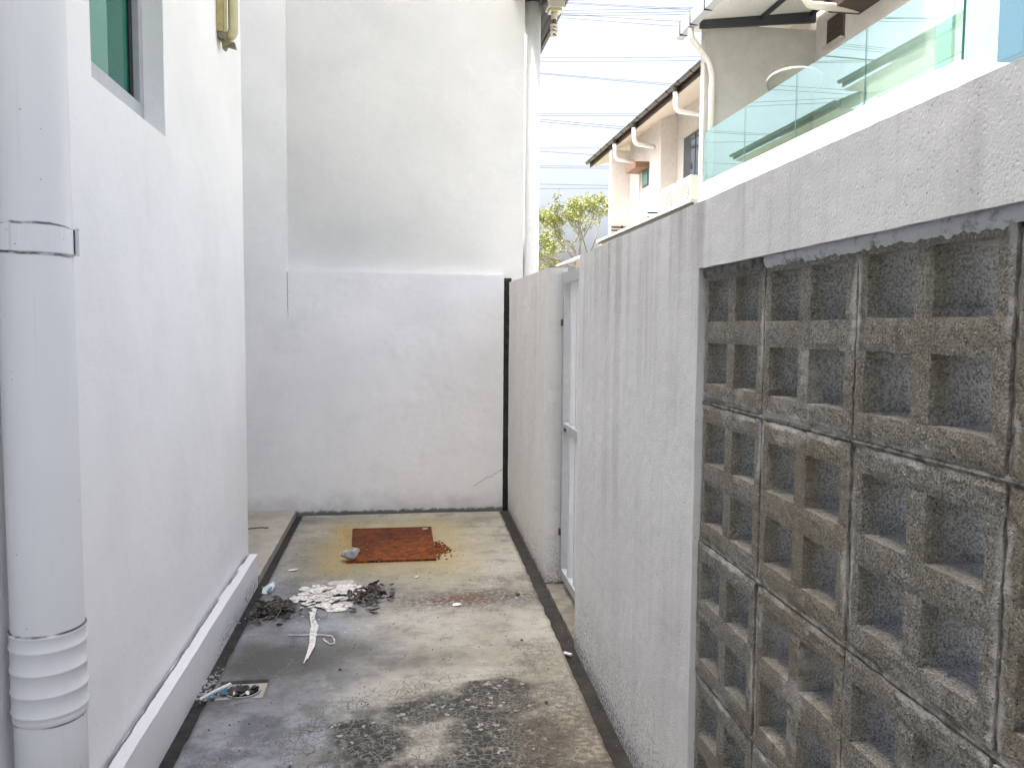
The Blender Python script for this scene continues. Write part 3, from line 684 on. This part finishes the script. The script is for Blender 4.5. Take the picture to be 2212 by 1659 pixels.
obj('swan_neck', tube(bm_(), bend([(6.36, 12.05, 7.3), (6.36, 12.05, 6.74), (7.45, 12.35, 6.86)], .16), .062, 16), M_cream, h1, smooth=True)
sdsh = thing('satellite_dish', 'grey satellite dish on balcony behind the glass railing', 'satellite dish', (6.2, 12.2, 3.75))
bm = bm_(); n = 28; cen = Vector((6.24, 12.1, 5.57)); ax = Vector((.10, .18, .97)).normalized(); ux = ax.cross(Vector((0, 1, 0))).normalized(); uy = ax.cross(ux)
rs = []
for rr, dd in ((.02, -.11), (.2, -.085), (.33, -.035), (.42, .02), (.43, .02), (.43, -.03), (.33, -.06), (.02, -.14)): rs.append([bm.verts.new(cen + ux*rr*math.cos(2*math.pi*k/n) + uy*rr*math.sin(2*math.pi*k/n) + ax*dd) for k in range(n)])
for A, B in zip(rs, rs[1:]):
    for k in range(n): bm.faces.new((A[k], A[(k+1) % n], B[(k+1) % n], B[k]))
obj('reflector', bm, M_dish, sdsh, smooth=True)
obj('mast', tube(bm_(), [(6.28, 12.1, 3.75), (6.28, 12.1, 5.45)], .016, 10), M_dish, sdsh)

# far house of the opposite row
h2 = thing('row_house', 'white house with brown tiled eaves, swan-neck pipes and brown window hood', 'house', (7.5, 20, -.2))
XA, X5 = 7.03, 7.5; YD, YC = 20.99, 23.9
boxo('recessed_wall', M_housew, h2, X5, 10, 13.99, YD, 3.9, 7.55)
boxo('projecting_wall', M_housew, h2, XA, 10, YD+.001, YC-.001, 3.9, 7.45)
boxo('wall_joint', M_houseg, h2, XA-.012, XA-.0005, 22.80, 22.86, 3.95, 6.5)
boxo('wing_wall', M_housew, h2, 6.44, 10, YC, YC+.22, 3.9, 7.1)
boxo('ground_floor', M_housew, h2, 5.46, 10, 14.0, 24.3, -.2, 3.86)
fl = boxo('flat_roof', M_houseg, h2, 5.34, 10, 13.99, 21.0, 3.865, 3.99)
boxo('flashing', M_gutterb, fl, 5.30, 5.338, 13.99, 20.9, 3.885, 3.93); boxo('roof_edge', M_houseg, fl, 5.26, 5.339, 13.99, 20.95, 3.94, 4.0)
row_roof_parts = row_roof(h2, 14.0, 26.8, 6.43, 7.33, 1, M_teal)
obj('eave_soffit', prism(bm_(), [(6.50, 14.0, 7.13), (7.9, 14.0, 7.60), (7.9, 14.0, 7.62), (6.50, 14.0, 7.16)], (0, 12.75, 0)), M_soffit, h2)
rf, gtr, xg, zg, gr_ = row_roof_parts
y = 14.6
while y < 26.8:
    bm = bm_(); pts = [(xg + (gr_+.012)*math.cos(math.pi+k*math.pi/10), zg+(gr_+.012)*math.sin(math.pi+k*math.pi/10)) for k in range(11)]; pts += [(xg+gr_*math.cos(2*math.pi-k*math.pi/10), zg+gr_*math.sin(2*math.pi-k*math.pi/10)) for k in range(11)]
    prism(bm, [(a, y, b) for a, b in pts], (0, .06, 0)); obj('gutter_joint', bm, M_gutterb, gtr); y += .78
for yy, xe in ((23.3, 7.0), (21.35, 7.0), (18.05, 7.47)):
    obj('swan_neck', tube(bm_(), bend([(xg, yy, 7.18), (xg+.02, yy, 6.70), (xe, yy+.15, 6.62+.05)], .14), .06, 14), M_pipe_w, h2, smooth=True)
    obj('gutter_outlet', tube(bm_(), [(xg, yy, 7.24), (xg, yy, 7.13)], [.085, .068], 12), M_gutterb, h2)
hd = boxo('window_hood', M_hood, h2, 6.62, XA-.001, 21.95, 22.95, 6.20, 6.36, bevel=.01)
w2 = boxo('window', M_navy, h2, XA-.02, XA-.0008, 22.0, 22.55, 5.72, 6.198); boxo('pane', M_pane1, w2, XA-.028, XA-.021, 22.05, 22.50, 5.76, 6.16)
w3 = boxo('window', M_navy, h2, X5-.03, X5-.001, 18.6, 20.42, 5.50, 6.66)
boxo('pane', M_pane3, w3, X5-.038, X5-.031, 19.58, 20.34, 5.57, 6.59); boxo('pane', M_pane3, w3, X5-.038, X5-.031, 18.68, 19.48, 5.57, 6.59)
for k in range(3): boxo('railing_bar', M_rail, h2, 6.45, 7.02, YC-.12, YC-.08, 4.52+.10*k, 4.565+.10*k)
for k in range(3): boxo('railing_bar', M_rail, h2, 6.60, 7.2, YD-.30, YD-.26, 4.50+.11*k, 4.545+.11*k)
boxo('railing_post', M_rail, h2, 6.78, 6.82, YC-.079, YC-.05, 4.45, 4.80)
cn = thing('lean_to_canopy', 'cream lean-to canopy jutting over the lane beyond far house', 'canopy', (5.3, 23, 3.4))
obj('sheet', prism(bm_(), [(4.95, 20.6, 3.60), (6.2, 20.6, 3.95), (6.2, 20.6, 4.0), (4.95, 20.6, 3.65)], (0, 4.3, 0)), M_soffit, cn)
obj('end_bracket', prism(bm_(), [(5.0, 20.62, 3.58), (5.5, 20.62, 3.72), (5.5, 20.62, 3.40)], (0, .05, 0)), M_soffit, cn)
boxo('post', M_soffit, cn, 5.4, 5.46, 20.7, 20.76, -.2, 3.70)
def ac_unit(y0, label):
    a = thing('air_conditioner', label, 'air conditioner', (5.85, y0+.42, 4.0), 'outdoor units on the flat roof')
    boxo('casing', M_ac, a, 5.62, 5.95, y0, y0+.84, 4.05, 4.62, bevel=.012)
    bm = bm_(); tube(bm, [(5.619, y0+.30, 4.33), (5.606, y0+.30, 4.33)], .22, 24); f = obj('fan_grille', bm, M_acg, a)
    for k in range(7): boxo('grille_bar', M_ac, f, 5.600, 5.6055, y0+.09, y0+.51, 4.155+.055*k, 4.163+.055*k)
    boxo('side_panel', M_acg, a, 5.612, 5.6195, y0+.60, y0+.78, 4.12, 4.55)
    for yy in (y0+.1, y0+.68): boxo('foot', M_acg, a, 5.66, 5.92, yy, yy+.06, 3.991, 4.0495)
ac_unit(15.86, 'white outdoor air-conditioner unit beside the dark railing bars'); ac_unit(14.92, 'white outdoor air-conditioner unit beside the balcony wing wall')

# ------------------------------------------------------------------ tree far behind
def tree(x, y, seed):
    rn = random.Random(seed); t = thing('tree', 'airy thin-branched tree with yellow-green crown beyond the far house', 'tree', (x, y, -.2))
    bb = bm_(); tips = []; LEN = [5.2, 1.55, 1.15, .85, .55, .35]
    def grow(p, d, r, lvl, k=1.):
        n = 4; pts = [p]; q = p; dd = d; L = LEN[lvl]*rn.uniform(.8, 1.15)*k
        for i in range(n):
            dd = (dd + Vector((rn.uniform(-1, 1), rn.uniform(-1, 1), rn.uniform(-.3, .5)))*(.06 if lvl == 0 else .16)).normalized(); q = q + dd*L/n; pts.append(q)
        tube(bb, pts, [r*(1-.35*i/n) for i in range(n+1)], 5 if lvl > 1 else 8)
        if lvl >= 3: tips.extend((w_, lvl) for w_ in pts[1:])
        if lvl < 5:
            for j in range(rn.choice((2, 3, 3)) if lvl else 4):
                a = rn.uniform(0, 6.28) if lvl else j*1.57+rn.uniform(-.4, .4); sp = rn.uniform(.35, .85)
                nd = (dd + Vector((math.cos(a)*sp, math.sin(a)*sp, rn.uniform(-.1, .3)))).normalized()
                grow(pts[rn.choice((2, 3, 4, 4))] if lvl else pts[4], nd, r*.55, lvl+1, k)
    grow(Vector((x, y, -.2)), Vector((.02, 0, 1)), .13, 0)
    for a, zz in ((2.9, 4.2), (3.4, 4.7), (3.9, 4.0), (2.5, 3.7)): grow(Vector((x, y, zz)), Vector((math.cos(a), math.sin(a)*.5, .45)).normalized(), .06, 1)
    obj('trunk', bb, M_bark, t)
    lb_ = bm_()
    for p, lv_ in tips:
        if p.z > 8.75 or p.z < 3.8: continue
        clump = mn.noise(p*1.1+Vector((seed, 0, 0)))
        top = p.z > 7.35 + .5*clump; left = p.x < x-.75
        nl = 7 if top else (7 if left and clump > -.1 else (2 if clump > .15 else 0))
        for k in range(nl):
            c = p + Vector((rn.gauss(0, .13), rn.gauss(0, .13), rn.gauss(0, .10))); s_ = rn.uniform(.045, .09)
            a = Vector((rn.uniform(-1, 1), rn.uniform(-1, 1), rn.uniform(-.7, .4))).normalized(); b = a.orthogonal().normalized(); c2 = a.cross(b); ph = rn.uniform(0, 6.28); b = b*math.cos(ph)+c2*math.sin(ph)
            vs_ = [lb_.verts.new(c + a*s_*i + b*s_*.45*j) for i, j in ((-1, 0), (0, -1), (1, 0), (0, 1))]; lb_.faces.new(vs_)
    obj('crown', lb_, M_fol, t)
tree(9.1, 40, 11)

# ------------------------------------------------------------------ overhead lines
wires = [(28.7, 38.8), (34, 44.1), (38.5, 48.3), (39.9, 63.7), (42, 66.5), (59, 68.2), (65, 75), (63.7, 89.6), (69, 80), (70.7, 98.8), (153.8, 164.6), (161.8, 172), (186, 214), (188, 217),
         (269, 278), (273, 282), (281, 309), (286, 313), (340, 347), (347, 368), (377, 385), (381, 389), (415, 425), (424, 429)]
YW = 90.
for a, b in wires:                       # heights read off at two bearings, spans hung straight across 90 m away
    za = 1.6 + (720-a)/1700*YW*1.02; zb = 1.6 + (722-b)/1700*YW*1.06; xa, xb = 16.4, 28.6; k = (zb-za)/(xb-xa)
    bm = tube(bm_(), [(xx, YW, za + k*(xx-xa) + 4e-4*(xx-22)**2) for xx in range(-90, 131, 20)], .027, 6)
    tag(obj('power_line', bm, M_wire), 'thin overhead power line crossing the pale sky', 'power line', 'overhead power lines')

# ------------------------------------------------------------------ things on the floor
mh = thing('manhole_cover', 'rusty square steel manhole cover set in the stained floor', 'manhole cover', (-.06, 5.81, 0))
obj('plate', plate([-.352, .232], [5.375, 6.238], [], lambda u, v, d: (u + (v-5.8)*-.05*(1 if u < 0 else .0), v, .011+d*.8), -.012, .03, .003, 8), M_rust, mh)
for a in ((-.372, .248, 6.2385, 6.252), (-.362, .246, 5.360, 5.3745)): boxo('frame_bar', M_rust, mh, *a, .0, .014)
boxo('frame_bar', M_rust, mh, .2335, .246, 5.375, 6.238, .0, .014)
boxo('lifting_lug', M_stone, mh, .175, .215, 6.16, 6.20, .013, .018, bevel=.002)
def chips(name, m, n, place, smin, smax, kind='stuff', seed=1, th=.004):
    rn = random.Random(seed); bm = bm_()
    for i in range(n):
        x, y, z = place(rn); s = rn.uniform(smin, smax); a = rn.uniform(0, 6.28); k = rn.choice((4, 5, 6))
        pts = [(x + s*rn.uniform(.6, 1)*math.cos(a+6.28*j/k), y + s*rn.uniform(.6, 1.)*math.sin(a+6.28*j/k), z + rn.uniform(-.3, .3)*s*.5 + s*.12) for j in range(k)]
        prism(bm, pts, (0, 0, rn.uniform(.3, 1)*th))
    o = obj(name, bm, m); o['kind'] = kind; return o
tag(chips('rust_scale', M_rust, 260, lambda r: (.25+abs(r.gauss(0, .045)), 5.62+r.gauss(0, .09), .001), .004, .014, seed=4), 'crumbling rust scale spilled beside the manhole cover', 'rust flakes')
tag(chips('grit', M_leaf, 700, lambda r: (r.uniform(-.78, .75), r.uniform(2.5, 6.75), .001), .0012, .004, seed=5), 'scattered dark grit lying over the concrete floor', 'grit')
tag(chips('paint_crumbs', M_flake, 170, lambda r: (-.45+r.gauss(0, .2), 4.75+r.gauss(0, .3), .001), .002, .007, seed=6), 'small white paint crumbs strewn round the flake heap', 'paint crumbs')
def rock(name, c, s, seed, label, group):
    bm = bm_(); bmesh.ops.create_icosphere(bm, subdivisions=3, radius=1)
    rn = random.Random(seed); pl_ = [(Vector((rn.gauss(0, 1), rn.gauss(0, 1), rn.gauss(0, 1))).normalized(), rn.uniform(.55, .8)) for _ in range(11)]
    for v in bm.verts:
        for nn, dd in pl_:
            e = v.co.dot(nn)-dd
            if e > 0: v.co -= nn*e
        v.co += v.co*.06*mn.noise(v.co*3+Vector((seed, 0, 0)))
    zmin = min(v.co.z for v in bm.verts)
    for v in bm.verts: v.co = Vector((v.co.x*s[0], v.co.y*s[1], (v.co.z-zmin)*s[2])) + Vector(c)
    return tag(obj(name, bm, M_stone), label, 'rubble', group)
rock('rubble_lump', (-.335, 5.41, .010), (.068, .052, .040), 3, 'large broken concrete lump on corner of rusty plate', 'rubble on the manhole cover')
rock('rubble_lump', (-.315, 5.545, .012), (.040, .034, .030), 8, 'small pale concrete lump behind the larger one on rusty plate', 'rubble on the manhole cover')
def flake(name, m, c, s, asp, rot, seed, curl=.2, tilt=(0, 0), th=.003):
    rn = random.Random(seed); k = 12; bm = bm_()
    ring = [(s*asp*rn.uniform(.65, 1.05)*math.cos(6.28*j/k), s*rn.uniform(.65, 1.05)*math.sin(6.28*j/k)) for j in range(k)]
    def h(a, b): return curl*(b*b)/s + .25*curl*(a*a)/(s*asp) + .10*s*mn.noise(Vector((a/s*1.5, b/s*1.5, seed)))
    rs = [[bm.verts.new((a*f, b*f, h(a*f, b*f))) for a, b in ring] for f in (1, .66, .33)]; cv = bm.verts.new((0, 0, 0))
    fs = []
    for A, B in zip(rs, rs[1:]):
        for j in range(k): fs.append(bm.faces.new((A[j], A[(j+1) % k], B[(j+1) % k], B[j])))
    for j in range(k): fs.append(bm.faces.new((rs[2][j], rs[2][(j+1) % k], cv)))
    r = bmesh.ops.extrude_face_region(bm, geom=fs, use_keep_orig=True); bmesh.ops.translate(bm, vec=(0, 0, -th), verts=[v for v in r['geom'] if isinstance(v, bmesh.types.BMVert)])
    M = Matrix.Rotation(rot, 4, 'Z') @ Matrix.Rotation(tilt[0], 4, 'X') @ Matrix.Rotation(tilt[1], 4, 'Y'); bmesh.ops.transform(bm, matrix=M, verts=bm.verts)
    zm = min(v.co.z for v in bm.verts); bmesh.ops.translate(bm, vec=(c[0], c[1], c[2]-zm), verts=bm.verts)
    return obj(name, bm, m)
rn = random.Random(21)
for i in range(96):                          # heap of peeled paint
    a = rn.uniform(0, 6.28); q = rn.random()**.6; x = -.42+.21*q*math.cos(a); y = 4.68+.25*q*math.sin(a)
    big = i < 30
    o = flake('paint_flake', M_flake, (x, y, .001+(.022*(1-q) if not big else .010*(1-q))), rn.uniform(.028, .052) if big else rn.uniform(.010, .026), rn.uniform(1.2, 2.2), rn.gauss(0, .9), i, rn.uniform(-.10, .22), (rn.uniform(-.11, .11), rn.uniform(-.07, .07)))
    tag(o, 'curled white paint flake in the heap on the floor', 'paint flake', 'paint flakes heaped on the floor')
for i in range(96):                          # dark mouldy leaves on the heap's right side and by the plinth
    if i < 40: x, y = -.185+rn.gauss(0, .062), 4.66+rn.gauss(0, .10); lab, gp = 'crumpled dark leaf lying over the white paint flakes', 'dead leaves on the paint heap'
    else: x, y = -.71+rn.gauss(0, .062), 4.45+rn.gauss(0, .08); lab, gp = 'crumpled dark leaf in the clump beside the plinth', 'dead leaves beside the plinth'
    x = max(x, -.80)
    o = flake('dead_leaf', M_leaf, (x, y, .002+rn.uniform(0, .020)), rn.uniform(.011, .027), rn.uniform(1.2, 2.2), rn.uniform(0, 3.1), 100+i, rn.uniform(.3, .9), (rn.uniform(-.7, .7), rn.uniform(-.6, .6)))
    tag(o, lab, 'dead leaf', gp)
for i in range(22):
    x, y = -.715+rn.gauss(0, .06), 4.44+rn.gauss(0, .09); a = rn.uniform(0, 6.28); L = rn.uniform(.05, .11); x = max(x, -.79)
    p = [(x+L*(k/3-.5)*math.cos(a), y+L*(k/3-.5)*math.sin(a), .012+rn.uniform(0, .035)) for k in range(4)]
    tag(obj('dry_stem', tube(bm_(), p, .0022, 5), M_bark if i % 2 else M_leaf), 'thin dry stem tangled in the leaf clump beside plinth', 'stem', 'dry stems in the leaf clump')
for x, y, s, lab in ((-.70, 5.24, .024, 'white paint chip alone on floor between plinth end and flake heap'), (.325, 4.46, .026, 'white paint chip lying on the rusty brown stain'), (.105, 5.0, .012, 'tiny white chip on clean concrete in front of rusty plate')):
    tag(flake('paint_chip', M_flake, (x, y, .001), s, 1.4, .3, int(s*1e4), .2), lab, 'paint chip')
# peeled strip, bent wire, wrapper, cigarette stub, twig
def ribbon(pts, wds, th, m, name, twist=0):
    bm = bm_(); pts = [Vector(p) for p in pts]; L = []
    for i, p in enumerate(pts):
        t = (pts[min(i+1, len(pts)-1)]-pts[max(i-1, 0)]).normalized(); s = Vector((-t.y, t.x, 0)).normalized(); up = Vector((0, 0, 1)); cu = wds[i]*.35
        L.append([bm.verts.new(q) for q in (p-s*wds[i]+up*cu, p, p+s*wds[i]+up*cu*.6, p+s*wds[i]+up*(cu*.6+th), p+up*th, p-s*wds[i]+up*(cu+th))])
    for A, B in zip(L, L[1:]):
        for k in range(6): bm.faces.new((A[k], A[(k+1) % 6], B[(k+1) % 6], B[k]))
    bm.faces.new(L[0]); bm.faces.new(L[-1][::-1]); return obj(name, bm, m)
tag(ribbon([(-.475, 4.44, .016), (-.480, 4.34, .010), (-.462, 4.22, .006), (-.452, 4.10, .005), (-.446, 3.98, .004), (-.448, 3.86, .003), (-.456, 3.75, .002)], [.010, .014, .011, .015, .010, .006, .002], .003, M_flake, 'paint_strip'), 'long curled white paint strip trailing from the flake heap', 'paint strip')
tag(ribbon([(-.50, 4.42, .010), (-.47, 4.30, .012), (-.440, 4.20, .012), (-.437, 4.10, .010), (-.43, 3.95, .006), (-.445, 3.80, .003)], [.006, .007, .008, .005, .006, .003], .003, M_flake, 'paint_strip'), 'narrow white paint strip lying along the wider strip', 'paint strip')
wp = [(-.575, 4.115, .004), (-.50, 4.10, .005), (-.44, 4.085, .012), (-.385, 4.075, .010), (-.352, 4.072, .006), (-.335, 4.02, .004), (-.330, 3.975, .004), (-.352, 3.965, .004), (-.385, 4.02, .004), (-.392, 4.045, .005)]
tag(obj('bent_wire', tube(bm_(), bend(wp, .012, 3), .0034, 8), M_flake), 'thin pale bent wire with hooked end under paint strip', 'wire')
wr = thing('carton', 'crushed blue and white drink carton beside the plinth end', 'carton', (-.80, 4.86, 0))
bm = bm_(); prism(bm, [(-.825, 4.80, .002), (-.785, 4.79, .002), (-.776, 4.82, .028), (-.788, 4.85, .040), (-.825, 4.845, .022)], (.02, .03, .006)); obj('card', bm, M_card, wr)
bm = bm_(); prism(bm, [(-.784, 4.785, .005), (-.774, 4.815, .027), (-.780, 4.83, .031), (-.797, 4.798, .014)], (.010, -.006, .004)); obj('printed_panel', bm, M_blue, wr)
tag(obj('cigarette_stub', tube(bm_(), [(.812, 3.755, -.012), (.842, 3.725, -.012)], .008, 10), M_card), 'white cigarette stub lying in the dark right-hand gutter', 'cigarette stub')
tag(obj('twig', tube(bm_(), bend([(-1.17, 6.26, .034), (-1.08, 6.28, .036), (-1.02, 6.27, .034)], .01), [.004]*9, 6), M_leaf), 'short dark twig lying on the raised beige apron', 'twig')
for x, y, s in ((.70, 4.60, .017), (.62, 3.22, .009), (-.28, 3.66, .007), (.62, 3.90, .009), (-.40, 2.85, .006)):
    tag(flake('soil_crumb', M_leaf, (x, y, .001), s, 1.3, 1.1, int(s*9999), .6), 'small dark crumb of soil alone on the floor', 'soil', 'dark crumbs on the floor')
# floor drain choked with litter
fd = thing('floor_drain', 'square floor drain choked with dark litter beside the gutter', 'floor drain', (-.696, 3.515, -.03))
bm = bm_(); prism(bm, [(-.799, 3.426, -.0275), (-.593, 3.426, -.0275), (-.593, 3.604, -.0275), (-.799, 3.604, -.0275)], (0, 0, .012)); obj('tray', bm, M_apron, fd)
bm = bm_(); n = 24; rs = []
for r, z in ((.070, -.0150), (.072, -.008), (.064, -.008), (.062, -.0150)): rs.append([bm.verts.new((-.690+r*1.05*math.cos(6.283*k/n), 3.515+r*.88*math.sin(6.283*k/n), z)) for k in range(n)])
for A, B in zip(rs, rs[1:]):
    for k in range(n): bm.faces.new((A[k], A[(k+1) % n], B[(k+1) % n], B[k]))
obj('rim', bm, M_stone, fd)
bm = bm_(); v = [bm.verts.new((-.690+.064*1.05*math.cos(6.283*k/n), 3.515+.064*.88*math.sin(6.283*k/n), -.0142)) for k in range(n)]; bm.faces.new(v); obj('sump', bm, M_black, fd)
for i in range(26):
    a = rn.uniform(0, 6.28); q = rn.random()**.5*.058
    wht = i % 3 == 0
    o = flake('litter_scrap', M_flake if wht else M_leaf, (-.69+q*math.cos(a), 3.515+q*.85*math.sin(a), -.0138+rn.uniform(0, .008)), rn.uniform(.006, .013) if wht else rn.uniform(.009, .018), rn.uniform(1.2, 2.4), rn.uniform(0, 3), 300+i, .4, (rn.uniform(-.5, .5), rn.uniform(-.4, .4)))
    tag(o, 'white scrap of litter in the choked floor drain' if wht else 'dark rotten scrap of litter in the choked floor drain', 'litter', 'white scraps in the drain' if wht else 'dark scraps in the drain')
tag(obj('plastic_tube', tube(bm_(), [(-.855, 3.435, .0), (-.80, 3.475, .016), (-.745, 3.525, .022)], .008, 10), M_card), 'short white plastic tube leaning out of the floor drain', 'tube')
tag(flake('plastic_scrap', M_blue, (-.765, 3.505, -.012), .03, 1.2, .4, 77, .5, (.2, .1)), 'blue plastic scrap in the drain under the white tube', 'plastic scrap')
tag(flake('plastic_scrap', M_blue, (-.80, 3.435, .002), .018, 1.3, 1.1, 79, .5, (.2, .3)), 'small blue plastic scrap on the floor at drain edge', 'plastic scrap')
tag(chips('gutter_litter', M_stone, 70, lambda r: (r.uniform(-.885, -.83), 3.62+r.gauss(0, .09), -.027), .004, .014, seed=9, th=.01), 'pale crumbs and scraps littering the dark left gutter', 'litter')
